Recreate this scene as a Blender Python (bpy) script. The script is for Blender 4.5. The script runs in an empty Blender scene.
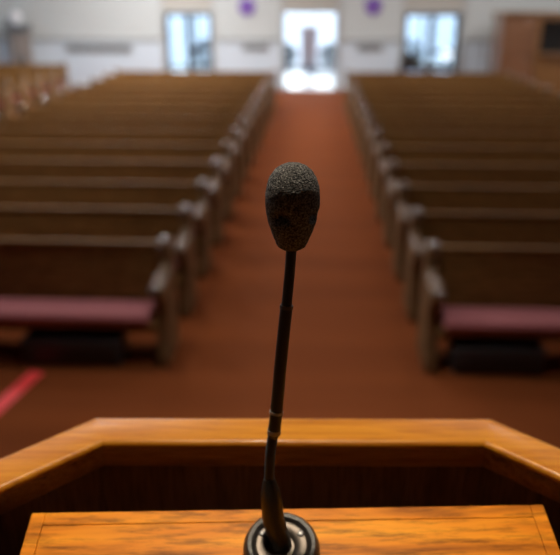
import bpy, bmesh, math, random
from mathutils import Vector, Matrix, noise
random.seed(7)
sc = bpy.context.scene
COL = sc.collection
PI = math.pi

# ------------------------------------------------------------------ materials
def new_mat(name):
    m = bpy.data.materials.new(name); m.use_nodes = True
    nt = m.node_tree
    b = nt.nodes['Principled BSDF']
    return m, nt, b

def plain(name, col, rough=.5, metal=0., spec=.5, coat=0., bump=0., bscale=200., var=0.):
    m, nt, b = new_mat(name)
    b.inputs['Base Color'].default_value = (*col, 1)
    b.inputs['Roughness'].default_value = rough
    b.inputs['Metallic'].default_value = metal
    b.inputs['Specular IOR Level'].default_value = spec
    b.inputs['Coat Weight'].default_value = coat
    tc = nt.nodes.new('ShaderNodeTexCoord')
    nz = nt.nodes.new('ShaderNodeTexNoise'); nz.inputs['Scale'].default_value = bscale
    nz.inputs['Detail'].default_value = 3
    nt.links.new(tc.outputs['Object'], nz.inputs['Vector'])
    if var:
        mx = nt.nodes.new('ShaderNodeMix'); mx.data_type = 'RGBA'
        mx.inputs[6].default_value = (*[c * (1 - var) for c in col], 1)
        mx.inputs[7].default_value = (*[min(1, c * (1 + var)) for c in col], 1)
        nt.links.new(nz.outputs['Fac'], mx.inputs[0])
        nt.links.new(mx.outputs[2], b.inputs['Base Color'])
    if bump:
        bp = nt.nodes.new('ShaderNodeBump'); bp.inputs['Strength'].default_value = bump
        bp.inputs['Distance'].default_value = .01
        nt.links.new(nz.outputs['Fac'], bp.inputs['Height'])
        nt.links.new(bp.outputs['Normal'], b.inputs['Normal'])
    return m

def wood(name, dark, mid, light, axis=0, scale=1., rough=.35, coat=.3, stretch=14., lines=.6, spec=.5, crough=.12):
    """streaky oak: stretched noise along one axis plus fine pore lines"""
    m, nt, b = new_mat(name)
    N, L = nt.nodes, nt.links
    tc = N.new('ShaderNodeTexCoord'); mp = N.new('ShaderNodeMapping')
    s = [stretch * scale] * 3; s[axis] = scale
    mp.inputs['Scale'].default_value = s
    L.new(tc.outputs['Object'], mp.inputs['Vector'])
    n1 = N.new('ShaderNodeTexNoise'); n1.inputs['Scale'].default_value = 1.6
    n1.inputs['Detail'].default_value = 5; n1.inputs['Distortion'].default_value = .9
    L.new(mp.outputs['Vector'], n1.inputs['Vector'])
    wv = N.new('ShaderNodeTexNoise'); wv.inputs['Scale'].default_value = 6.5
    wv.inputs['Detail'].default_value = 6; wv.inputs['Roughness'].default_value = .7
    L.new(mp.outputs['Vector'], wv.inputs['Vector'])
    rp = N.new('ShaderNodeValToRGB')
    e = rp.color_ramp.elements
    e[0].position = .3; e[0].color = (*dark, 1)
    e[1].position = .72; e[1].color = (*light, 1)
    k = e.new(.47); k.color = (*mid, 1)
    L.new(n1.outputs['Fac'], rp.inputs['Fac'])
    r2 = N.new('ShaderNodeValToRGB')
    r2.color_ramp.elements[0].position = .36; r2.color_ramp.elements[0].color = (1 - lines,) * 3 + (1,)
    r2.color_ramp.elements[1].position = .52; r2.color_ramp.elements[1].color = (1, 1, 1, 1)
    L.new(wv.outputs['Fac'], r2.inputs['Fac'])
    mx = N.new('ShaderNodeMix'); mx.data_type = 'RGBA'; mx.blend_type = 'MULTIPLY'
    mx.inputs[0].default_value = 1
    L.new(rp.outputs['Color'], mx.inputs[6]); L.new(r2.outputs['Color'], mx.inputs[7])
    L.new(mx.outputs[2], b.inputs['Base Color'])
    b.inputs['Roughness'].default_value = rough
    b.inputs['Coat Weight'].default_value = coat; b.inputs['Specular IOR Level'].default_value = spec
    b.inputs['Coat Roughness'].default_value = crough
    bp = N.new('ShaderNodeBump'); bp.inputs['Strength'].default_value = .12
    bp.inputs['Distance'].default_value = .002
    L.new(wv.outputs['Fac'], bp.inputs['Height']); L.new(bp.outputs['Normal'], b.inputs['Normal'])
    return m

def glass_mat(name):
    m, nt, b = new_mat(name); N, L = nt.nodes, nt.links
    out = [n for n in N if n.type == 'OUTPUT_MATERIAL'][0]
    tr = N.new('ShaderNodeBsdfTransparent'); tr.inputs['Color'].default_value = (.9, .96, 1, 1)
    gl = N.new('ShaderNodeBsdfGlossy'); gl.inputs['Roughness'].default_value = .02
    mx = N.new('ShaderNodeMixShader'); mx.inputs[0].default_value = .07
    L.new(tr.outputs[0], mx.inputs[1]); L.new(gl.outputs[0], mx.inputs[2])
    L.new(mx.outputs[0], out.inputs['Surface'])
    return m

def carpet_mat():
    m, nt, b = new_mat('rust_carpet'); N, L = nt.nodes, nt.links
    tc = N.new('ShaderNodeTexCoord')
    n1 = N.new('ShaderNodeTexNoise'); n1.inputs['Scale'].default_value = 1.1; n1.inputs['Detail'].default_value = 3
    n2 = N.new('ShaderNodeTexNoise'); n2.inputs['Scale'].default_value = 90; n2.inputs['Detail'].default_value = 2
    mp = N.new('ShaderNodeMapping'); mp.inputs['Scale'].default_value = (.25, 2.2, 1)
    L.new(tc.outputs['Object'], mp.inputs['Vector'])
    L.new(mp.outputs['Vector'], n1.inputs['Vector']); L.new(tc.outputs['Object'], n2.inputs['Vector'])
    rp = N.new('ShaderNodeValToRGB')
    rp.color_ramp.elements[0].position = .35; rp.color_ramp.elements[0].color = (.155, .038, .0095, 1)
    rp.color_ramp.elements[1].position = .68; rp.color_ramp.elements[1].color = (.2, .05, .0125, 1)
    L.new(n1.outputs['Fac'], rp.inputs['Fac'])
    mx = N.new('ShaderNodeMix'); mx.data_type = 'RGBA'; mx.blend_type = 'OVERLAY'; mx.inputs[0].default_value = .25
    L.new(rp.outputs['Color'], mx.inputs[6]); L.new(n2.outputs['Fac'], mx.inputs[7])
    L.new(mx.outputs[2], b.inputs['Base Color'])
    b.inputs['Roughness'].default_value = .85; b.inputs['Specular IOR Level'].default_value = .045
    bp = N.new('ShaderNodeBump'); bp.inputs['Strength'].default_value = .3; bp.inputs['Distance'].default_value = .006
    L.new(n2.outputs['Fac'], bp.inputs['Height']); L.new(bp.outputs['Normal'], b.inputs['Normal'])
    return m

M = {}
M['carpet'] = carpet_mat()
M['pew'] = wood('brown_pew_oak', (.12, .055, .0145), (.205, .1, .028), (.3, .152, .043), axis=0, scale=2.0, rough=.6, coat=0., spec=.1)
M['pew_end'] = wood('brown_pew_end_oak', (.09, .045, .017), (.15, .08, .031), (.22, .125, .05), axis=2, scale=2.5, rough=.45, coat=.1, spec=.3)
M['pew_knob'] = wood('polished_pew_scroll_oak', (.07, .035, .014), (.12, .062, .025), (.17, .095, .04), axis=2, scale=2.5, rough=.4, coat=.8, stretch=6, spec=.3, crough=.06)
M['pew_knob'].node_tree.nodes['Principled BSDF'].inputs['Coat IOR'].default_value = 1.85
M['rail'] = wood('honey_oak_rail', (.34, .11, .007), (.45, .168, .011), (.55, .235, .02), axis=0, scale=5., rough=.35, coat=.06, spec=.2, stretch=18, lines=.2)
M['moulding'] = wood('walnut_stained_moulding', (.22, .1, .035), (.33, .15, .05), (.44, .2, .07), axis=0, scale=5., rough=.4, coat=.05, spec=.25, stretch=18, lines=.35)
M['desk'] = wood('amber_oak_board', (.2, .05, .003), (.66, .21, .009), (.9, .37, .018), axis=0, scale=2.4, rough=.45, coat=.0, spec=.1, stretch=9, lines=.6)
M['panel'] = wood('dark_stained_panel', (.11, .054, .028), (.17, .084, .043), (.23, .115, .06), axis=2, scale=3., rough=.5, coat=.1)
M['cushion'] = plain('rose_cushion_cloth', (.37, .115, .115), .85, bump=.2, bscale=260, var=.12)
M['wall'] = plain('offwhite_wall_paint', (.54, .555, .54), .85, bump=.04, bscale=60, var=.02)
M['wall_low'] = plain('white_dado_paint', (.6, .66, .715), .8, bump=.04, bscale=60, var=.02)
M['tan'] = plain('tan_wall_panel', (.45, .42, .37), .8, var=.03, bscale=20)
M['ceil'] = plain('ceiling_paint', (.75, .73, .68), .9, var=.02)
M['brown_wall'] = plain('brown_chancel_wall', (.15, .105, .075), .7, var=.1, bscale=8)
M['grey_trim'] = plain('grey_rail_paint', (.36, .365, .36), .6, var=.04)
M['vent'] = plain('grey_vent_metal', (.34, .35, .35), .5, metal=.0, var=.05)
M['vent_dark'] = plain('dark_vent_gap', (.16, .16, .16), .8)
M['purple'] = plain('purple_felt', (.16, .06, .36), .9, bump=.2, bscale=120, var=.2)
M['lilac'] = plain('lilac_felt', (.36, .24, .58), .9, var=.1)
M['frame'] = plain('dark_bronze_frame', (.022, .023, .026), .5, metal=.2, var=.05)
M['jamb'] = plain('grey_white_jamb', (.45, .45, .44), .6, var=.03)
M['glass'] = glass_mat('door_glass')
M['tile'] = plain('pale_vestibule_tile', (.4, .45, .52), .22, var=.04, bscale=4)
M['brick'] = plain('pinkish_stone', (.5, .33, .3), .8, bump=.3, bscale=20, var=.15)
M['concrete'] = plain('pale_concrete', (.62, .62, .6), .9, var=.06, bscale=3)
M['leaf'] = plain('blue_green_leaf', (.018, .04, .042), .7, var=.4, bscale=30)
M['tape'] = plain('red_floor_tape', (.9, .055, .055), .45, var=.05)
M['black'] = plain('black_satin', (.008, .008, .008), .4, var=.2, bscale=40)
M['black_box'] = plain('black_box_coating', (.04, .036, .036), .4, var=.2, bscale=30)
M['chrome'] = plain('dull_chrome', (.13, .112, .1), .5, metal=1.)
M['rubber'] = plain('black_rubber_ring', (.02, .02, .021), .38, bump=.15, bscale=600, var=.2)
M['booth'] = wood('red_brown_booth_wood', (.15, .065, .03), (.22, .1, .05), (.3, .14, .075), axis=2, scale=1.6, rough=.25, coat=.6)
M['booth_trim'] = wood('orange_brown_booth_trim', (.16, .07, .022), (.24, .11, .036), (.3, .145, .05), axis=2, scale=1.6, rough=.35, coat=.4)
M['dark_wood'] = wood('dark_table_wood', (.03, .02, .013), (.05, .032, .02), (.07, .045, .03), axis=0, scale=2., rough=.4)
M['steel'] = plain('grey_steel', (.3, .3, .31), .4, metal=.7)
M['urn'] = plain('white_glaze', (.85, .84, .86), .3)
M['taupe'] = plain('taupe_laminate', (.27, .22, .19), .7, var=.06, bscale=9)
M['slate'] = plain('slate_top', (.11, .11, .115), .6)
M['glint_white'] = plain('glowing_glint_white', (.8, .82, .86), .4)
_b = M['glint_white'].node_tree.nodes['Principled BSDF']
_b.inputs['Emission Color'].default_value = (.85, .92, 1, 1); _b.inputs['Emission Strength'].default_value = 1.2  # glow put into the ball to imitate a sun glint

def foam_mat():
    m, nt, b = new_mat('black_foam'); N, L = nt.nodes, nt.links
    tc = N.new('ShaderNodeTexCoord')
    v = N.new('ShaderNodeTexVoronoi'); v.inputs['Scale'].default_value = 900
    n = N.new('ShaderNodeTexNoise'); n.inputs['Scale'].default_value = 700; n.inputs['Detail'].default_value = 3
    L.new(tc.outputs['Object'], v.inputs['Vector']); L.new(tc.outputs['Object'], n.inputs['Vector'])
    rp = N.new('ShaderNodeValToRGB')
    rp.color_ramp.elements[0].position = .4; rp.color_ramp.elements[0].color = (.008, .0085, .011, 1)
    rp.color_ramp.elements[1].position = .72; rp.color_ramp.elements[1].color = (.22, .215, .21, 1)
    L.new(n.outputs['Fac'], rp.inputs['Fac']); L.new(rp.outputs['Color'], b.inputs['Base Color'])
    b.inputs['Roughness'].default_value = .75; b.inputs['Specular IOR Level'].default_value = .3
    ad = N.new('ShaderNodeMath'); ad.operation = 'ADD'
    L.new(v.outputs['Distance'], ad.inputs[0]); L.new(n.outputs['Fac'], ad.inputs[1])
    bp = N.new('ShaderNodeBump'); bp.inputs['Strength'].default_value = 1.; bp.inputs['Distance'].default_value = .0012
    L.new(ad.outputs[0], bp.inputs['Height']); L.new(bp.outputs['Normal'], b.inputs['Normal'])
    return m
M['foam'] = foam_mat()

# ------------------------------------------------------------------ mesh helpers
def box(bm, x0, x1, y0, y1, z0, z1, mtx=None):
    vs = [bm.verts.new((x, y, z)) for x in (x0, x1) for y in (y0, y1) for z in (z0, z1)]
    if mtx is not None:
        for v in vs: v.co = mtx @ v.co
    for f in ((0, 1, 3, 2), (4, 6, 7, 5), (0, 4, 5, 1), (2, 3, 7, 6), (0, 2, 6, 4), (1, 5, 7, 3)):
        bm.faces.new([vs[i] for i in f])

def frame_of(d):
    d = d.normalized()
    a = Vector((0, 0, 1)) if abs(d.z) < .9 else Vector((1, 0, 0))
    u = d.cross(a).normalized(); return u, d.cross(u).normalized()

def tube(bm, pts, radii, n=16, cap=True):
    pts = [Vector(p) for p in pts]
    if not hasattr(radii, '__len__'): radii = [radii] * len(pts)
    rings = []; u = None
    for i, p in enumerate(pts):
        d = (pts[min(i + 1, len(pts) - 1)] - pts[max(i - 1, 0)]).normalized()
        if u is None: u, w = frame_of(d)
        else:
            u = (u - d * u.dot(d)).normalized(); w = d.cross(u)
        rings.append([bm.verts.new(p + (u * math.cos(2 * PI * k / n) + w * math.sin(2 * PI * k / n)) * radii[i]) for k in range(n)])
    for a, b in zip(rings, rings[1:]):
        for k in range(n): bm.faces.new((a[k], a[(k + 1) % n], b[(k + 1) % n], b[k]))
    if cap:
        bm.faces.new(rings[0][::-1]); bm.faces.new(rings[-1])

def lathe(bm, prof, n=32, mtx=None):
    """prof = [(r, z)] revolved round Z, capped at both ends"""
    rings = []
    for r, z in prof:
        if r < 1e-6:
            rings.append([bm.verts.new((0, 0, z))])
        else:
            rings.append([bm.verts.new((r * math.cos(2 * PI * k / n), r * math.sin(2 * PI * k / n), z)) for k in range(n)])
    for a, b in zip(rings, rings[1:]):
        for k in range(n):
            if len(a) == 1 and len(b) == 1: continue
            if len(a) == 1: bm.faces.new((a[0], b[k], b[(k + 1) % n]))
            elif len(b) == 1: bm.faces.new((a[k], a[(k + 1) % n], b[0]))
            else: bm.faces.new((a[k], a[(k + 1) % n], b[(k + 1) % n], b[k]))
    if len(rings[0]) > 1: bm.faces.new(rings[0][::-1])
    if len(rings[-1]) > 1: bm.faces.new(rings[-1])
    if mtx is not None:
        for rg in rings:
            for v in rg: v.co = mtx @ v.co

def prism(bm, poly, x0, x1):
    """polygon in (y, z), extruded along x"""
    a = [bm.verts.new((x0, y, z)) for y, z in poly]; b = [bm.verts.new((x1, y, z)) for y, z in poly]
    n = len(poly)
    for k in range(n): bm.faces.new((a[k], a[(k + 1) % n], b[(k + 1) % n], b[k]))
    bm.faces.new(a[::-1]); bm.faces.new(b)

def obj(name, bm, mat, parent=None, bevel=0., segs=2, smooth=True, loc=None):
    bmesh.ops.recalc_face_normals(bm, faces=bm.faces)
    me = bpy.data.meshes.new(name); bm.to_mesh(me); bm.free()
    me.materials.append(mat)
    o = bpy.data.objects.new(name, me); COL.objects.link(o)
    if smooth:
        for p in me.polygons: p.use_smooth = True
    if bevel:
        md = o.modifiers.new('bevel', 'BEVEL'); md.width = bevel; md.segments = segs; md.limit_method = 'ANGLE'
        md.angle_limit = math.radians(40)
    if smooth:
        try:
            me.set_sharp_from_angle(angle=math.radians(38))
        except Exception: pass
    if loc is not None: o.location = loc
    if parent is not None: o.parent = parent
    return o

def bx(name, x0, x1, y0, y1, z0, z1, mat, parent=None, bevel=0.):
    bm = bmesh.new(); box(bm, x0, x1, y0, y1, z0, z1)
    return obj(name, bm, mat, parent, bevel)

def tag(o, label, cat, group=None):
    o['label'] = label; o['category'] = cat
    if group: o['group'] = group
    return o

def thing(name, label, cat, loc=(0, 0, 0), rz=0., group=None):
    o = bpy.data.objects.new(name, None); COL.objects.link(o)
    o.location = loc; o.rotation_euler = (0, 0, rz); o.empty_display_size = .2
    return tag(o, label, cat, group)

def struct(o):
    o['kind'] = 'structure'; return o

def copy_tree(o, parent=None):
    c = o.copy(); COL.objects.link(c)
    if parent is not None: c.parent = parent
    for ch in list(o.children): copy_tree(ch, c)
    return c

# ------------------------------------------------------------------ dimensions
EYE = 2.6; YB = 20.62; WT = .25            # camera height, back wall face, wall thickness
XL, XR, YF, ZC = -10.9, 9.6, -4.0, 4.6
NY = 26.4                                   # vestibule outer wall
DOORS = [(-4.2, -2.86), (-.86, .62), (2.47, 4.04)]
DH = 2.07

# ------------------------------------------------------------------ shell
struct(bx('floor', XL - .3, XR + .3, YF - .3, YB + WT, -.2, 0, M['carpet']))
struct(bx('ceiling', XL - .3, XR + .3, YF - .3, YB + WT, ZC, ZC + .2, M['ceil']))
struct(bx('wall_front', XL - .3, XR + .3, YF - .3, YF, 0, ZC, M['brown_wall']))
struct(bx('wall_right', XR, XR + .3, YF, YB + WT, 0, ZC, M['wall']))
# back wall: dado and upper wall around three doorways
bm = bmesh.new(); bm2 = bmesh.new()
xs = [XL] + [v for d in DOORS for v in d] + [XR]
for i in range(0, len(xs), 2):
    box(bm, xs[i], xs[i + 1], YB, YB + WT, 1.33, DH)
    box(bm2, xs[i], xs[i + 1], YB, YB + WT, 0, 1.33)
box(bm, XL, XR, YB, YB + WT, DH, ZC)
wb = struct(obj('wall_back', bm, M['wall'], smooth=False))
struct(obj('wall_back.001', bm2, M['wall_low'], smooth=False))
# left wall with tall windows
WIN = [(3.2, 5.2), (6.6, 8.6), (10., 12.), (13.4, 15.4), (16.8, 18.8)]
bm = bmesh.new()
ys = [YF] + [v for w in WIN for v in w] + [YB + WT]
for i in range(0, len(ys), 2): box(bm, XL - .3, XL, ys[i], ys[i + 1], 0, ZC)
for a, b in WIN:
    box(bm, XL - .3, XL, a, b, 0, 1.0); box(bm, XL - .3, XL, a, b, 3.8, ZC)
struct(obj('wall_left', bm, M['wall'], smooth=False))
for k, (a, b) in enumerate(WIN):
    bm = bmesh.new()
    for z0, z1 in ((1.0, 1.07), (2.37, 2.43), (3.73, 3.8)): box(bm, XL - .2, XL - .1, a, b, z0, z1)
    for y in (a, (a + b) / 2 - .03, b - .06): box(bm, XL - .2, XL - .1, y, y + .06, 1.07, 3.73)
    w = struct(obj('window_%d' % (k + 1), bm, M['frame'], smooth=False))
    bx('pane', XL - .155, XL - .145, a + .02, b - .02, 1.02, 3.78, M['glass'], w)
# grey dado rail and skirting along the back wall, jamb strips
bm = bmesh.new()
for i in range(0, len(xs), 2): box(bm, xs[i] + (.1 if i else 0), xs[i + 1] - .1, YB - .045, YB, 1.31, 1.40)
struct(obj('trim_1', bm, M['grey_trim'], bevel=.01))
bm = bmesh.new()
for i in range(0, len(xs), 2): box(bm, xs[i] + (.1 if i else 0), xs[i + 1] - .1, YB - .02, YB, 0, .12)
struct(obj('baseboard_back', bm, M['jamb'], bevel=.004))
for k, (a, b) in enumerate(DOORS):
    struct(bx('trim_%d' % (k + 2), a, b, YB - .03, YB, DH + .06, ZC, M['tan'], bevel=.004))
    bm = bmesh.new()
    box(bm, a - .09, a, YB - .05, YB, 0, ZC); box(bm, b, b + .09, YB - .05, YB, 0, ZC)
    box(bm, a, b, YB - .05, YB, DH, DH + .07)
    struct(obj('trim_%d' % (k + 5), bm, M['jamb'], bevel=.008))

# doors: dark leaves with tall panes in the side openings, wedge of open doorway in the middle
def leaf(root, x0, x1, y0, mid, st=.08):
    bm = bmesh.new()
    box(bm, x0, x0 + st, y0, y0 + .05, 0, DH); box(bm, x1 - st, x1, y0, y0 + .05, 0, DH)
    box(bm, x0 + st, x1 - st, y0, y0 + .05, 0, .22); box(bm, x0 + st, x1 - st, y0, y0 + .05, DH - st, DH)
    if mid: box(bm, x0 + st, x1 - st, y0, y0 + .05, mid - .05, mid + .05)
    o = obj('door_leaf', bm, M['frame'], root, bevel=.004)
    bx('pane', x0 + st - .01, x1 - st + .01, y0 + .02, y0 + .03, .2, DH - st + .01, M['glass'], o)
    bm = bmesh.new(); xh = x1 - st / 2
    tube(bm, [(xh, y0, .9), (xh, y0 - .05, .92), (xh, y0 - .05, 1.2), (xh, y0, 1.22)], .011, 10)
    obj('handle', bm, M['steel'], o)
def door(n, a, b, mid):
    r = bpy.data.objects.new('door_%d' % n, None); COL.objects.link(r); r['kind'] = 'structure'
    c = (a + b) / 2
    leaf(r, a + .01, c - .004, YB + .08, 0); leaf(r, c + .004, b - .01, YB + .08, mid)
    return r
door(1, *DOORS[0], 1.12)
door(3, *DOORS[2], 1.05)
# middle door: both leaves folded back inside the vestibule
r = bpy.data.objects.new('door_2', None); COL.objects.link(r); r['kind'] = 'structure'
for sx, hx in ((-1, DOORS[1][0]), (1, DOORS[1][1])):
    h = bpy.data.objects.new('leaf_hinge', None); COL.objects.link(h); h.parent = r
    h.location = (hx, YB + WT + .02, 0); h.rotation_euler = (0, 0, math.radians(100 if sx < 0 else 80))
    bm = bmesh.new()
    for q in ((0, .08, 0, DH), (.65, .73, 0, DH), (.08, .65, 0, .22), (.08, .65, DH - .08, DH)): box(bm, q[0], q[1], -.025, .025, q[2], q[3])
    obj('door_leaf', bm, M['frame'], h, bevel=.004)
    bx('pane', .07, .66, -.005, .005, .2, DH - .07, M['glass'], h)

# ------------------------------------------------------------------ vestibule and outside
struct(bx('floor.001', XL, XR, YB + WT, NY + .2, -.2, 0, M['tile']))
struct(bx('ceiling.001', XL, XR, YB + WT, NY + .2, 2.75, 2.9, M['ceil']))
struct(bx('wall_vestibule', XL - .2, XL, YB + WT, NY + .2, 0, 2.9, M['wall']))
struct(bx('wall_vestibule.001', XR, XR + .2, YB + WT, NY + .2, 0, 2.9, M['wall']))
GL = [(-6.3, -3.2), (-1.45, 1.0), (2.6, 6.2)]
bm = bmesh.new(); gx = [XL] + [v for g in GL for v in g] + [XR]
for i in range(0, len(gx), 2): box(bm, gx[i], gx[i + 1], NY, NY + .2, 0, 2.75)
for a, b in GL: box(bm, a, b, NY, NY + .2, 2.5, 2.75)
struct(obj('wall_outer', bm, M['wall'], smooth=False))
for k, (a, b) in enumerate(GL):
    bm = bmesh.new()
    n = 3 if k != 1 else 1
    for q in range(n + 1):
        x = a + (b - a) * q / n
        box(bm, max(a, x - .035), min(b, x + .035), NY + .06, NY + .12, 0, 2.5)
    for z0, z1 in ((0, .1), (2.42, 2.5)): box(bm, a, b, NY + .06, NY + .12, z0, z1)
    w = struct(obj('window_%d' % (k + 6), bm, M['frame'], smooth=False))
    bx('pane', a, b, NY + .085, NY + .095, .05, 2.45, M['glass'], w)
struct(bx('ground', -60, 60, NY + .2, 120, -.25, -.05, M['concrete']))
struct(bx('ground.001', -60, XL - .3, -30, NY + .2, -.25, -.05, M['concrete']))
# stone pillar just outside the middle doors
t = thing('porch_pillar', 'squat pinkish stone pillar outside the open middle doorway', 'pillar', (-.18, NY + .75, -.05))
bx('shaft', -.3, .3, -.2, .2, .15, 1.42, M['brick'], t, .01)
bx('plinth', -.34, .34, -.25, .25, 0, .16, M['brick'], t, .01)
bx('capital', -.34, .34, -.24, .24, 1.42, 1.5, M['brick'], t, .01)
def shrub(x, y, r, h, label):
    bm = bmesh.new(); rr = random.Random(int(x * 100))
    for k in range(1100):
        a = rr.uniform(0, 2 * PI); v = rr.random(); q = r * math.sqrt(max(0, 1 - (2 * v - .9) ** 2 * .8)) * rr.uniform(.75, 1.02)
        p = Vector((math.cos(a) * q, math.sin(a) * q, .1 + v * h))
        u = Vector((rr.uniform(-1, 1), rr.uniform(-1, 1), rr.uniform(-.6, 1))).normalized(); w = frame_of(u)[0]
        s = .07
        vs = [bm.verts.new(p + u * s), bm.verts.new(p + w * s * .4), bm.verts.new(p - u * s), bm.verts.new(p - w * s * .4)]
        bm.faces.new(vs)
    root = thing('shrub', label, 'shrub', (x, y, -.05), group='shrubs outside the glass')
    obj('foliage', bm, M['leaf'], root, smooth=False)
    bm = bmesh.new()
    for k in range(7):
        a = k * 2 * PI / 7
        tube(bm, [(0, 0, 0), (math.cos(a) * r * .35, math.sin(a) * r * .35, h * .5), (math.cos(a) * r * .6, math.sin(a) * r * .6, h * .9)], [.02, .014, .006], 6)
    obj('stem', bm, M['dark_wood'], root)
shrub(-1.05, NY + 1.2, .42, .75, 'dark shrub outside the open middle doorway, on the taped-floor side of the pillar')
shrub(.62, NY + 1.3, .42, .75, 'dark shrub outside the open middle doorway, on the booth side of the pillar')
shrub(-4.0, NY + 1.1, .6, .9, 'dark shrub seen low through the glass doors away from the booth')
shrub(3.5, NY + 1.1, .62, .9, 'dark shrub seen low through the glass doors behind the table')

# ------------------------------------------------------------------ pews
PL = 3.85                                   # length
TH = .088                                   # end panel thickness
def end_profile():
    P = [(-.385, 0), (.06, 0), (.065, .25), (.068, .55), (.066, .80)]
    c = (-.008, .825); r = .074              # broad rounded post head
    for k in range(0, 10):
        a = math.radians(-5 + k * 20); P.append((c[0] + r * math.cos(a), c[1] + r * math.sin(a)))
    P += [(-.078, .76), (-.09, .71), (-.13, .685), (-.2, .68), (-.26, .68)]
    c = (-.355, .61); r = .06                # arm scroll
    for k in range(0, 9):
        a = math.radians(75 + k * 22); P.append((c[0] + r * math.cos(a), c[1] + r * math.sin(a)))
    P += [(-.33, .5), (-.32, .4), (-.335, .28), (-.36, .16), (-.385, .09)]
    return P
def barrel(r, h):
    """rounded roller lying along x: the turned scrolls of a pew end"""
    return [(0, -h)] + [(r * (1 - .28 * abs(t) ** 2.2), h * t) for t in [k / 6 - 1 for k in range(13)]] + [(0, h)]
def make_pew():
    root = thing('pew', 'x', 'pew')
    for s in (0, 1):
        x0 = -TH if s else -PL
        xc = x0 + TH / 2 + (-.008 if s else .008)
        bm = bmesh.new(); prism(bm, end_profile(), x0, x0 + TH)
        e = obj('end_panel', bm, M['pew_end'], root, bevel=.016, segs=3)
        bm = bmesh.new()                    # rounded head of the post
        lathe(bm, barrel(.08, TH / 2 + .006), 36, Matrix.Translation((xc, -.008, .828)) @ Matrix.Rotation(PI / 2, 4, 'Y'))
        obj('finial', bm, M['pew_knob'], e)
        bm = bmesh.new()                    # arm: a rounded bar with a scroll at the front and a smaller roll behind it
        tube(bm, [(xc, y, z) for y, z in ((-.09, .70), (-.13, .665), (-.2, .648), (-.27, .645), (-.34, .63), (-.37, .61))],
             [.03, .038, .042, .044, .048, .045], 14)
        obj('armrest', bm, M['pew_end'], e)
        bm = bmesh.new()
        lathe(bm, barrel(.064, TH / 2 + .006), 36, Matrix.Translation((xc, -.358, .608)) @ Matrix.Rotation(PI / 2, 4, 'Y'))
        lathe(bm, barrel(.045, TH / 2 + .004), 36, Matrix.Translation((xc, -.245, .652)) @ Matrix.Rotation(PI / 2, 4, 'Y'))
        obj('scroll', bm, M['pew_knob'], e)
    i0, i1 = -PL + TH - .006, -TH + .006
    bm = bmesh.new(); prism(bm, [(-.02, .10), (.008, .10), (.012, .36), (.05, .82), (.025, .82), (-.03, .36)], i0, i1)  # carried down near the floor to block light under the seat
    obj('backrest', bm, M['pew'], root, bevel=.004)
    bm = bmesh.new(); prism(bm, [(.012, .818), (.058, .818), (.06, .842), (.05, .85), (.018, .85), (.008, .842)], i0, i1)
    obj('cap_rail', bm, M['pew'], root, bevel=.005)
    bm = bmesh.new(); prism(bm, [(-.385, .312), (-.02, .28), (-.02, .325), (-.385, .358), (-.40, .342)], i0, i1)
    obj('seat', bm, M['pew'], root, bevel=.008)
    bm = bmesh.new()
    prism(bm, [(-.405, .358), (-.05, .328), (-.052, .397), (-.1, .417), (-.36, .446), (-.40, .436), (-.42, .4)], i0 + .03, i1 - .04)
    obj('cushion', bm, M['cushion'], root, bevel=.016, segs=4)
    return root
ROWS = [4.93, 5.79, 6.69, 7.63, 8.58]
while len(ROWS) < 14: ROWS.append(ROWS[-1] + .955)
ORD = ['front', 'second', 'third', 'fourth', 'fifth', 'sixth', 'seventh', 'eighth', 'ninth', 'tenth', 'eleventh', 'twelfth', 'thirteenth', 'rearmost']
proto = make_pew(); first = True
def put(x, y, label, group):
    global first
    o = proto if first else copy_tree(proto); first = False
    o.location = (x, y, 0); o['label'] = label; o['group'] = group
for k, y in enumerate(ROWS):
    f = ' with rose cushion showing' if k == 0 else ''
    nm = ORD[k] if k in (0, 13) else ORD[k] + ' from the front'
    put(-1.04 + .15 * k / 13, y, 'dark oak pew%s, %s in the block with red tape before it' % (f, nm), 'pews in the block with red tape before it')
    put(PL + .85 - .09 * k / 13, y, 'dark oak pew%s, %s in the block before the booth' % (f, nm), 'pews in the block before the booth')
SIDE = ['rearmost', 'second from the rear', 'third from the rear', 'fourth from the rear', 'fifth from the rear']
for k in range(5):
    put(-6.45, 18.75 - .92 * k, 'oak pew, %s in the side block near the pedestal' % SIDE[k], 'pews in the side block')

# low black boxes under the two front pews
for x0, x1, lb in ((-2.13, -1.4, 'low black box under the front pew beside the red tape'), (1.05, 1.7, 'low black box under the front pew on the untaped side of the aisle')):
    t = thing('floor_box', lb, 'box', ((x0 + x1) / 2, 4.66, 0), group='black boxes under the front pews')
    w = (x1 - x0) / 2
    bx('body', -w, w, -.13, .13, .015, .2, M['black_box'], t, .012)
    bx('front_grille', -w + .03, w - .03, -.139, -.128, .05, .16, M['black'], t, .003)
    bx('lid', -w - .005, w + .005, -.135, .135, .2, .215, M['black_box'], t, .005)
    for s in (-1, 1): bx('foot', s * (w - .06) - .02, s * (w - .06) + .02, -.1, .1, 0, .016, M['black'], t)
    bm = bmesh.new(); lathe(bm, [(.014, 0), (.014, .008), (.009, .012), (0, .012)], 16, Matrix.Translation((-w + .08, -.139, .105)) @ Matrix.Rotation(PI / 2, 4, 'X'))
    obj('knob', bm, M['chrome'], t)

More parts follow.
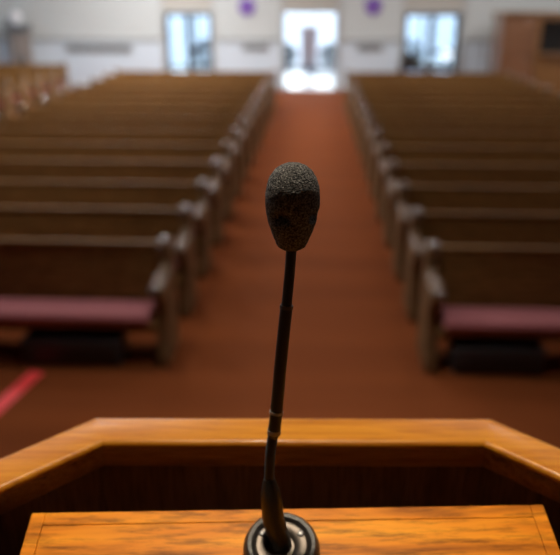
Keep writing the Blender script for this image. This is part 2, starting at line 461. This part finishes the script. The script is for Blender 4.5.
# red tape on the carpet
bm = bmesh.new()
pts = [(-2.36, 2.6), (-2.19, 3.4), (-2.09, 3.95), (-2.0, 4.44)]
L_, R_ = [], []
for i, p in enumerate(pts):
    d = Vector((pts[min(i + 1, 3)][0] - pts[max(i - 1, 0)][0], pts[min(i + 1, 3)][1] - pts[max(i - 1, 0)][1])).normalized()
    for lst, s in ((L_, -.056), (R_, .056)):
        lst.append([bm.verts.new((p[0] + d.y * s, p[1] - d.x * s, z)) for z in (.0005, .0035)])
for i in range(3):
    for a, b in ((L_, R_),):
        bm.faces.new((a[i][1], a[i + 1][1], b[i + 1][1], b[i][1])); bm.faces.new((a[i][0], b[i][0], b[i + 1][0], a[i + 1][0]))
        bm.faces.new((a[i][0], a[i + 1][0], a[i + 1][1], a[i][1])); bm.faces.new((b[i][0], b[i][1], b[i + 1][1], b[i + 1][0]))
for i in (0, 3): bm.faces.new((L_[i][0], L_[i][1], R_[i][1], R_[i][0]))
tag(obj('floor_tape', bm, M['tape'], smooth=False), 'bright red strip of tape stuck on the carpet before a front pew', 'tape')

# ------------------------------------------------------------------ things along the back wall
def vent(x0, x1, z0, z1, label):
    t = thing('wall_vent', label, 'vent', ((x0 + x1) / 2, YB, (z0 + z1) / 2), group='grey vents under the wall rail')
    w, h = (x1 - x0) / 2, (z1 - z0) / 2
    bx('back_plate', -w, w, -.012, 0, -h, h, M['vent_dark'], t)
    bm = bmesh.new()
    box(bm, -w, w, -.035, -.01, h - .025, h); box(bm, -w, w, -.035, -.01, -h, -h + .025)
    box(bm, -w, -w + .025, -.035, -.01, -h, h); box(bm, w - .025, w, -.035, -.01, -h, h)
    obj('frame', bm, M['vent'], t, bevel=.003)
    bm = bmesh.new(); n = 6
    for k in range(n):
        z = -h + .03 + (2 * h - .06) * (k + .5) / n
        box(bm, -w + .02, w - .02, -.004, .004, -.012, .012, Matrix.Translation((0, -.022, z)) @ Matrix.Rotation(math.radians(35), 4, 'X'))
    obj('louvre_panel', bm, M['vent'], t)
vent(-7.05, -5.15, 1.0, 1.22, 'long grey wall vent, the widest, near the pedestal')
vent(-2.02, -1.28, 1.06, 1.24, 'short grey wall vent between the closed paned doors and the open doorway')
vent(1.2, 1.92, 1.06, 1.25, 'short grey wall vent between the open doorway and the table')
def rosette(x, z, label):
    t = thing('wall_emblem', label, 'emblem', (x, YB, z), group='round purple wall emblems')
    mt = Matrix.Rotation(PI / 2, 4, 'X')
    bm = bmesh.new(); lathe(bm, [(.225, 0), (.23, .012), (.222, .03), (.2, .035), (0, .035)], 40, mt)
    obj('disc', bm, M['lilac'], t)
    bm = bmesh.new()
    for k in range(14):
        a = 2 * PI * k / 14
        lathe(bm, [(.052, 0), (.05, .02), (.03, .035), (0, .04)], 12, Matrix.Translation((.175 * math.cos(a), -.03, .175 * math.sin(a))) @ mt)
    obj('ruffle', bm, M['purple'], t)
    bm = bmesh.new(); box(bm, -.025, .025, -.05, -.03, -.12, .12); box(bm, -.09, .09, -.05, -.03, .01, .055)
    obj('cross', bm, M['purple'], t, bevel=.004)
rosette(-1.87, 2.22, 'round purple emblem on the wall above the vent beside the closed paned doors')
rosette(1.6, 2.24, 'round purple emblem on the wall above the vent nearest the table')
# pedestal and urn
t = thing('pedestal', 'tall taupe pedestal with dark slate top against the back wall', 'pedestal', (-8.22, 20.3, 0))
bx('body', -.23, .23, -.2, .2, .08, 1.55, M['taupe'], t, .01)
bx('base', -.26, .26, -.23, .23, 0, .09, M['slate'], t, .01)
bx('top_slab', -.26, .26, -.23, .23, 1.55, 1.76, M['slate'], t, .012)
bx('recess_panel', -.02, .18, -.212, -.198, .62, .95, M['slate'], t, .004)
bm = bmesh.new()
lathe(bm, [(.1, 0), (.105, .02), (.07, .05), (.12, .1), (.16, .17), (.16, .23), (.12, .29), (.08, .32), (.09, .34), (.05, .36), (0, .37)], 28)
o = obj('urn', bm, M['urn'], loc=(-8.27, 20.3, 1.76)); tag(o, 'rounded white urn standing on the taupe pedestal', 'urn')
# dark console table before the closed doors, glowing ball on it in place of a sun glint
t = thing('console_table', 'dark narrow console table in front of the glass doors beside the booth', 'table', (3.12, 20.15, 0))
bx('table_top', -.8, .8, -.2, .2, .76, .8, M['dark_wood'], t, .008)
bx('apron', -.74, .74, -.16, .16, .66, .76, M['dark_wood'], t)
for sx in (-1, 1):
    for sy in (-1, 1):
        bm = bmesh.new(); tube(bm, [(sx * .74, sy * .15, .66), (sx * .74, sy * .15, 0)], [.028, .02], 10); obj('leg', bm, M['dark_wood'], t)
t = thing('sun_glint', 'small glowing white ball on the console table standing in for a sun glint', 'glint', (3.62, 20.13, .8))  # made-up ball and stand, imitates a sun glint
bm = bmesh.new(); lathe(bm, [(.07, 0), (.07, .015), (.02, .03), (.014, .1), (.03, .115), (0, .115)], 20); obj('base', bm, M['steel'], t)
bm = bmesh.new(); lathe(bm, [(0, .09)] + [(.11 * math.sin(PI * k / 14), .215 - .125 * math.cos(PI * k / 14)) for k in range(1, 14)] + [(0, .34)], 28); obj('glint_ball', bm, M['glint_white'], t)
t = thing('handbag', 'dark slouched bag on the console table beside the glowing ball', 'bag', (2.62, 20.13, .8))
bm = bmesh.new(); prism(bm, [(-.1, 0), (.1, 0), (.11, .08), (.05, .26), (-.05, .26), (-.11, .08)], -.22, .22); obj('body', bm, M['black'], t, bevel=.03, segs=4)
bm = bmesh.new(); tube(bm, [(-.13 + .26 * k / 10, 0, .24 + .14 * math.sin(PI * k / 10)) for k in range(11)], .012, 8); obj('handle', bm, M['black'], t)
# coat rack
t = thing('coat_rack', 'grey metal coat rack by the back wall between glass doors and booth', 'coat rack', (4.36, 20.3, 0))
for x in (-.26, .26):
    bm = bmesh.new(); tube(bm, [(x, 0, .03), (x, 0, 1.38)], .02, 10); obj('post', bm, M['steel'], t)
    bm = bmesh.new(); tube(bm, [(x, -.22, .02), (x, 0, .04), (x, .22, .02)], .018, 8); obj('foot', bm, M['steel'], t)
bm = bmesh.new(); tube(bm, [(-.32, 0, 1.38), (.32, 0, 1.38)], .02, 10); obj('top_bar', bm, M['steel'], t)
bm = bmesh.new(); tube(bm, [(-.26, 0, .3), (.26, 0, .3)], .014, 10); obj('lower_bar', bm, M['steel'], t)
for k in range(4):
    x = -.2 + .13 * k
    bm = bmesh.new(); tube(bm, [(x, 0, 1.38), (x, -.06, 1.34), (x, -.1, 1.33), (x, -.11, 1.38)], .008, 8); obj('hook', bm, M['steel'], t)
# wooden booth
t = thing('wooden_booth', 'red-brown wooden booth with black opening at the back corner', 'booth', (4.75, 19.0, 0))
W, D, HB = 2.6, 1.1, 2.06
bm = bmesh.new()
box(bm, 0, .06, 0, D, 0, HB); box(bm, W - .06, W, 0, D, 0, HB); box(bm, .06, W - .06, D - .05, D, 0, HB); box(bm, .06, W - .06, 0, D - .05, HB - .06, HB)
obj('carcass', bm, M['booth'], t, bevel=.006)
bx('door', .07, .86, -.03, .02, .06, 1.98, M['booth'], t, .008)
bm = bmesh.new(); box(bm, .17, .76, -.042, -.028, 1.1, 1.86); box(bm, .17, .76, -.042, -.028, .2, .98); obj('raised_panel', bm, M['booth'], t, bevel=.012)
bm = bmesh.new(); lathe(bm, [(.012, 0), (.012, .03), (.026, .04), (.026, .055), (0, .062)], 16, Matrix.Translation((.8, -.03, 1.03)) @ Matrix.Rotation(PI / 2, 4, 'X')); obj('knob', bm, M['chrome'], t)
bm = bmesh.new(); box(bm, .88, .97, -.03, .08, 0, HB - .06); box(bm, .97, W - .06, -.03, .08, 1.95, HB - .06); obj('face_frame', bm, M['booth_trim'], t, bevel=.006)
bx('lower_panel', .97, W - .06, 0, .05, 0, 1.1, M['booth_trim'], t, .006)
bx('counter', .97, W - .02, -.12, .45, 1.1, 1.15, M['booth_trim'], t, .01)
bx('cornice', -.04, W + .04, -.07, D, HB, HB + .07, M['booth_trim'], t, .015)
bx('dark_opening_sheet', .9, W - .07, .3, .34, 1.15, 1.95, M['black'], t)  # black sheet across the opening stands in for its dark inside

# ------------------------------------------------------------------ platform and pulpit
PZ = 1.02
struct(bx('floor.002', -4.5, 4.5, YF, 1.15, 0, PZ, M['carpet']))
PU = (-.015, .6, PZ)                         # pulpit origin
t = thing('pulpit', 'golden oak pulpit with angled rail and sloping reading board', 'pulpit', PU, math.radians(2.4))
RZ = 2.206 - PZ
# plan of the outer rail edge (left wing, corner, corner, right wing)
PLAN = [(-.50, -.325), (-.462, -.245), (-.199, 0.0), (.199, 0.0), (.43, -.215), (.468, -.30)]
PLAN = [Vector(p) for p in PLAN]
def offset_line(d):
    """plan polyline moved inward by d, mitred"""
    out = []
    n = len(PLAN)
    for i, p in enumerate(PLAN):
        ds = []
        if i: ds.append((PLAN[i] - PLAN[i - 1]).normalized())
        if i < n - 1: ds.append((PLAN[i + 1] - PLAN[i]).normalized())
        ns = [Vector((q.y, -q.x)) for q in ds]           # inward (towards the speaker)
        m = sum(ns, Vector((0, 0))).normalized()
        out.append(p + m * d / max(.3, m.dot(ns[0])))
    return out
def sweep(name, prof, mat, parent, bevel=0.):
    """prof = closed [(inward offset, z)], one piece per straight run so the mitres read"""
    bm = bmesh.new(); lines = [offset_line(o) for o, z in prof]; n = len(PLAN)
    for i in range(n - 1):
        a = [bm.verts.new((lines[k][i].x, lines[k][i].y, prof[k][1])) for k in range(len(prof))]
        b = [bm.verts.new((lines[k][i + 1].x, lines[k][i + 1].y, prof[k][1])) for k in range(len(prof))]
        for k in range(len(prof)):
            q = (k + 1) % len(prof); bm.faces.new((a[k], a[q], b[q], b[k]))
        bm.faces.new(a[::-1]); bm.faces.new(b)
    return obj(name, bm, mat, parent, bevel)
def arc(c, r, a0, a1, n): return [(c[0] + r * math.cos(math.radians(a0 + (a1 - a0) * k / n)), c[1] + r * math.sin(math.radians(a0 + (a1 - a0) * k / n))) for k in range(n + 1)]
rail = sweep('rail', arc((.010, RZ - .010), .010, 180, 90, 5) + arc((.0415, RZ - .005), .005, 90, -70, 6) + [(.012, RZ - .012), (0, RZ - .011)], M['rail'], t)
sweep('rail_moulding', [(.008, RZ - .011), (.0395, RZ - .011), (.0415, RZ - .016), (.0405, RZ - .030), (.036, RZ - .035), (.008, RZ - .035)], M['moulding'], rail)
sweep('shell_panel', [(.008, 0.04), (.026, 0.04), (.026, RZ - .03), (.008, RZ - .03)], M['panel'], t)
sweep('plinth', [(-.012, 0), (.036, 0), (.036, .06), (-.012, .06)], M['panel'], t, .004)
# sloping reading board
DT = math.radians(15)
hw, dp = .222, .34
def board_piece(name, x0, x1, y0, y1, z0, z1, parent, mat, bev=.004):
    bm = bmesh.new(); box(bm, x0, x1, y0, y1, z0, z1); return obj(name, bm, mat, parent, bev, 3)
rb = board_piece('reading_board', -hw + .012, hw - .012, -dp + .012, -.012, -.02, 0, t, M['desk'], .0005)
rb.location = (-.004, -.113, 2.184 - PZ); rb.rotation_euler = (DT, 0, math.radians(1.6))
bm = bmesh.new()
box(bm, -hw, -hw + .0118, -dp, 0, -.024, .0004); box(bm, hw - .0118, hw, -dp, 0, -.024, .0004)
box(bm, -hw + .012, hw - .012, -.0118, 0, -.024, .0004); box(bm, -hw + .012, hw - .012, -dp, -dp + .0118, -.024, .0004)
obj('edge_band', bm, M['desk'], rb, .0005, 3)
board_piece('book_ledge', -hw, hw, -dp - .012, -dp, -.024, .022, rb, M['rail'], .004)
bx('board_support', -.15, .15, -.32, -.12, 0, 1.04, M['panel'], t, .006)

# ------------------------------------------------------------------ microphone
# flange sits on the board; stem rises and leans away from the speaker
rotp = Matrix.Translation(PU) @ Matrix.Rotation(math.radians(2.4), 4, 'Z')
BM = rotp @ Matrix.Translation((-.004, -.113, 2.184 - PZ)) @ Matrix.Rotation(math.radians(1.6), 4, 'Z') @ Matrix.Rotation(DT, 4, 'X')
base = BM @ Vector((-.008, -.039, 0.001))
nrm = (BM.to_3x3() @ Vector((0, 0, 1))).normalized()
t = thing('microphone', 'black gooseneck microphone with foam head rising from the reading board', 'microphone', base)
RB = BM.to_3x3().to_4x4()
bm = bmesh.new()
lathe(bm, [(.031, 0), (.0315, .003), (.030, .008), (.0275, .0105), (.0245, .010), (.023, .006), (.021, .003), (0, .003)], 48, RB)
obj('isolation_ring', bm, M['rubber'], t)
bm = bmesh.new(); lathe(bm, [(.0225, .0029), (.0225, .0065), (.0205, .0085), (.016, .009), (.0125, .007), (.0105, .005), (0, .005)], 48, RB)
obj('flange', bm, M['chrome'], t)
bm = bmesh.new()
for k in range(3):
    a = k * 2 * PI / 3 + .5
    lathe(bm, [(.0028, 0), (.0028, .0012), (.002, .0018), (0, .0018)], 12, RB @ Matrix.Translation((.0182 * math.cos(a), .0182 * math.sin(a), .0084)))
obj('screw', bm, M['steel'], t)
def rel(*ps): return [Vector(p) - base for p in ps]
bm = bmesh.new()                             # stout collar
tube(bm, [Vector((0, 0, .0045))] + rel((-.0264, .4530, 2.2015), (-.0278, .4560, 2.2160), (-.0288, .4574, 2.2240), (-.0297, .4588, 2.2330), (-.0300, .4595, 2.2375)),
     [.0088, .0090, .0088, .0082, .006, .0045], 24)
obj('collar', bm, M['black'], t, smooth=True)
bm = bmesh.new()                             # ribbed lower gooseneck
P0, P1, P2 = rel((-.0300, .4593, 2.2355), (-.0292, .4631, 2.2577), (-.0270, .4658, 2.2740))
pts = []; rad = []
for k in range(49):
    u = k / 48; pts.append(P0 * (1 - u) ** 2 + (P1 * 2 - (P0 + P2) / 2) * 2 * u * (1 - u) + P2 * u * u); rad.append(.0039 + (.0004 if k % 2 else 0))
tube(bm, pts, rad, 16); obj('lower_gooseneck', bm, M['black'], t)
bm = bmesh.new()                             # slim sleeve tube between the joints
tube(bm, rel((-.0272, .4656, 2.2725), (-.0264, .4660, 2.2765), (-.0262, .4662, 2.2780), (-.0258, .4667, 2.2820), (-.0244, .4686, 2.2964), (-.0219, .4733, 2.3296), (-.0194, .4766, 2.3582), (-.0173, .4789, 2.3805)),
     [.0040, .0046, .0052, .0050, .0049, .0048, .0047, .0047], 20)
st = obj('sleeve_tube', bm, M['black'], t)
bm = bmesh.new()
for a, b_ in (((-.0264, .4659, 2.2762), (-.0261, .4664, 2.2795)), ((-.0247, .4682, 2.2935), (-.0245, .4685, 2.2955))): tube(bm, rel(a, b_), .0055, 20)
obj('joint_ring', bm, M['steel'], st)
bm = bmesh.new(); tube(bm, rel((-.0174, .4787, 2.3795), (-.0172, .4790, 2.3822)), .0051, 20); obj('end_ring', bm, M['chrome'], st)
bm = bmesh.new()
tube(bm, rel((-.0174, .4788, 2.3800), (-.0152, .4805, 2.4059), (-.0139, .4814, 2.4269), (-.0137, .4815, 2.4330)), .0039, 18)
obj('upper_tube', bm, M['black'], t)
# foam head: egg with shallow dimples, gritty surface
bm = bmesh.new()
prof = [(0, 0), (.0075, .0002), (.0105, .0022), (.0122, .0062), (.0145, .0115), (.0168, .0180), (.0186, .0250), (.0196, .0320), (.0194, .0390), (.0184, .0450), (.0164, .0505), (.0132, .0550), (.0092, .0580), (.0048, .0596), (0, .0602)]
fine = []
for (r0, z0), (r1, z1) in zip(prof, prof[1:]):
    for k in range(5): fine.append((r0 + (r1 - r0) * k / 5, z0 + (z1 - z0) * k / 5))
fine.append(prof[-1])
lathe(bm, [(r, z * 1.05) for r, z in fine], 96)
bmesh.ops.smooth_vert(bm, verts=bm.verts, factor=.5, use_axis_x=True, use_axis_y=True, use_axis_z=True)
for v in bm.verts:
    n = Vector((v.co.x, v.co.y, (v.co.z - .03) * .6)).normalized()
    dd = 0.
    for ang in (-112, -22, 68, 158):
        c = Vector((.019 * math.cos(math.radians(ang)), .019 * math.sin(math.radians(ang)), .0265))
        q = v.co - c; tl = Vector((-math.sin(math.radians(ang)), math.cos(math.radians(ang)), 0))
        e = (q.dot(tl) / .0068) ** 2 + (q.z / .0045) ** 2
        if q.dot(n) > -.012: dd = max(dd, .0052 * math.exp(-e * e * 1.2))
    g = noise.noise(v.co * 900) * .00035 + noise.noise(v.co * 260) * .0003
    v.co += n * (g - dd)
hd = obj('foam_windscreen', bm, M['foam'], t)
tilt = Vector((.02, .03, 1)).normalized()
hd.location = rel((-.0141, .4815, 2.4265))[0]
hd.rotation_euler = Vector((0, 0, 1)).rotation_difference(tilt).to_euler()

# ------------------------------------------------------------------ light
def area(name, loc, size, power, col, rot=(0, 0, 0), shape='DISK', sy=None, spread=None):
    d = bpy.data.lights.new(name, 'AREA'); d.shape = shape; d.size = size
    if sy: d.size_y = sy
    d.energy = power; d.color = col
    if spread: d.spread = spread
    o = bpy.data.objects.new(name, d); COL.objects.link(o); o.location = loc; o.rotation_euler = rot
    return o
COOL = (.97, .985, 1.); WARM = (1., .84, .62)
# unseen ceiling lights, set and graded for the pew highlights and brighter rear rows
for y, p in ((5.0, 26), (7.9, 27), (11., 60), (14.2, 104), (17.4, 124)):
    for x, q in ((-4.5, 1.5), (-1.75, 1.2), (1.65, .62), (6.6, .6)):
        if y > 10 and abs(x) < 2: x *= 1.75
        area('unseen_ceiling_light', (x, y, ZC - .02), .28, p * q, COOL, shape='RECTANGLE', sy=.8, spread=math.radians(110 if y < 5 else 180))
area('unseen_ceiling_light', (.1, 3.2, ZC - .02), .3, 13, COOL, shape='RECTANGLE', sy=.4, spread=math.radians(75))  # added unseen light, brightens the floor before the front pews
def spot(name, loc, target, power, col, ang, r=.05, blend=.4):
    d = bpy.data.lights.new(name, 'SPOT'); d.energy = power; d.color = col; d.spot_size = math.radians(ang); d.spot_blend = blend; d.shadow_soft_size = r
    o = bpy.data.objects.new(name, d); COL.objects.link(o); o.location = loc
    o.rotation_euler = (Vector(target) - Vector(loc)).to_track_quat('-Z', 'Y').to_euler()
spot('pulpit_light', (-.1, .95, ZC - .05), (0, .5, 2.1), 285, WARM, 34, .07)
spot('pew_end_fill', (-2.6, 14.2, ZC - .05), (-6.6, 17.2, .6), 800, (1., .9, .74), 36, .1)  # added unseen spot, brightens the ends of the side-block pews
area('vestibule_fill', (0, 23.6, 2.73), 3., 160, COOL, shape='RECTANGLE', sy=2.)  # added unseen light, brightens the vestibule floor
s_ = bpy.data.lights.new('sun', 'SUN'); s_.energy = 6.; s_.angle = math.radians(.6); s_.color = (1., .96, .9)
so = bpy.data.objects.new('sun', s_); COL.objects.link(so)
el = math.radians(21.5)
so.rotation_euler = Vector((.12, -math.cos(el), -math.sin(el))).to_track_quat('-Z', 'Y').to_euler()

w = bpy.data.worlds.new('sky'); sc.world = w; w.use_nodes = True
nt = w.node_tree; bg = nt.nodes['Background']
sk = nt.nodes.new('ShaderNodeTexSky'); sk.sky_type = 'NISHITA'; sk.sun_disc = False; sk.sun_elevation = math.radians(35); sk.sun_rotation = 0
nt.links.new(sk.outputs['Color'], bg.inputs['Color']); bg.inputs['Strength'].default_value = .55

# ------------------------------------------------------------------ camera
F = 700.
th = math.atan((277.5 + 8) / F); psi = math.atan(35 / F * math.cos(th))
cd = bpy.data.cameras.new('camera'); cam = bpy.data.objects.new('camera', cd); COL.objects.link(cam)
cd.sensor_fit = 'HORIZONTAL'; cd.sensor_width = 36; cd.lens = 36 * F / 560
cam.location = (0, 0, EYE); cam.rotation_euler = (PI / 2 - th, 0, psi)
cd.clip_start = .02; cd.clip_end = 400
cd.dof.use_dof = True; cd.dof.focus_distance = .492; cd.dof.aperture_fstop = cd.lens / 1000 / .0095
sc.camera = cam
sc.view_settings.view_transform = 'Standard'; sc.view_settings.look = 'None'; sc.view_settings.gamma = 1
sc.view_settings.use_curve_mapping = False; sc.view_settings.exposure = 0.
sc.cycles.use_denoising = True
sc.cycles.sample_clamp_indirect = 8
sc.cycles.max_bounces = 8
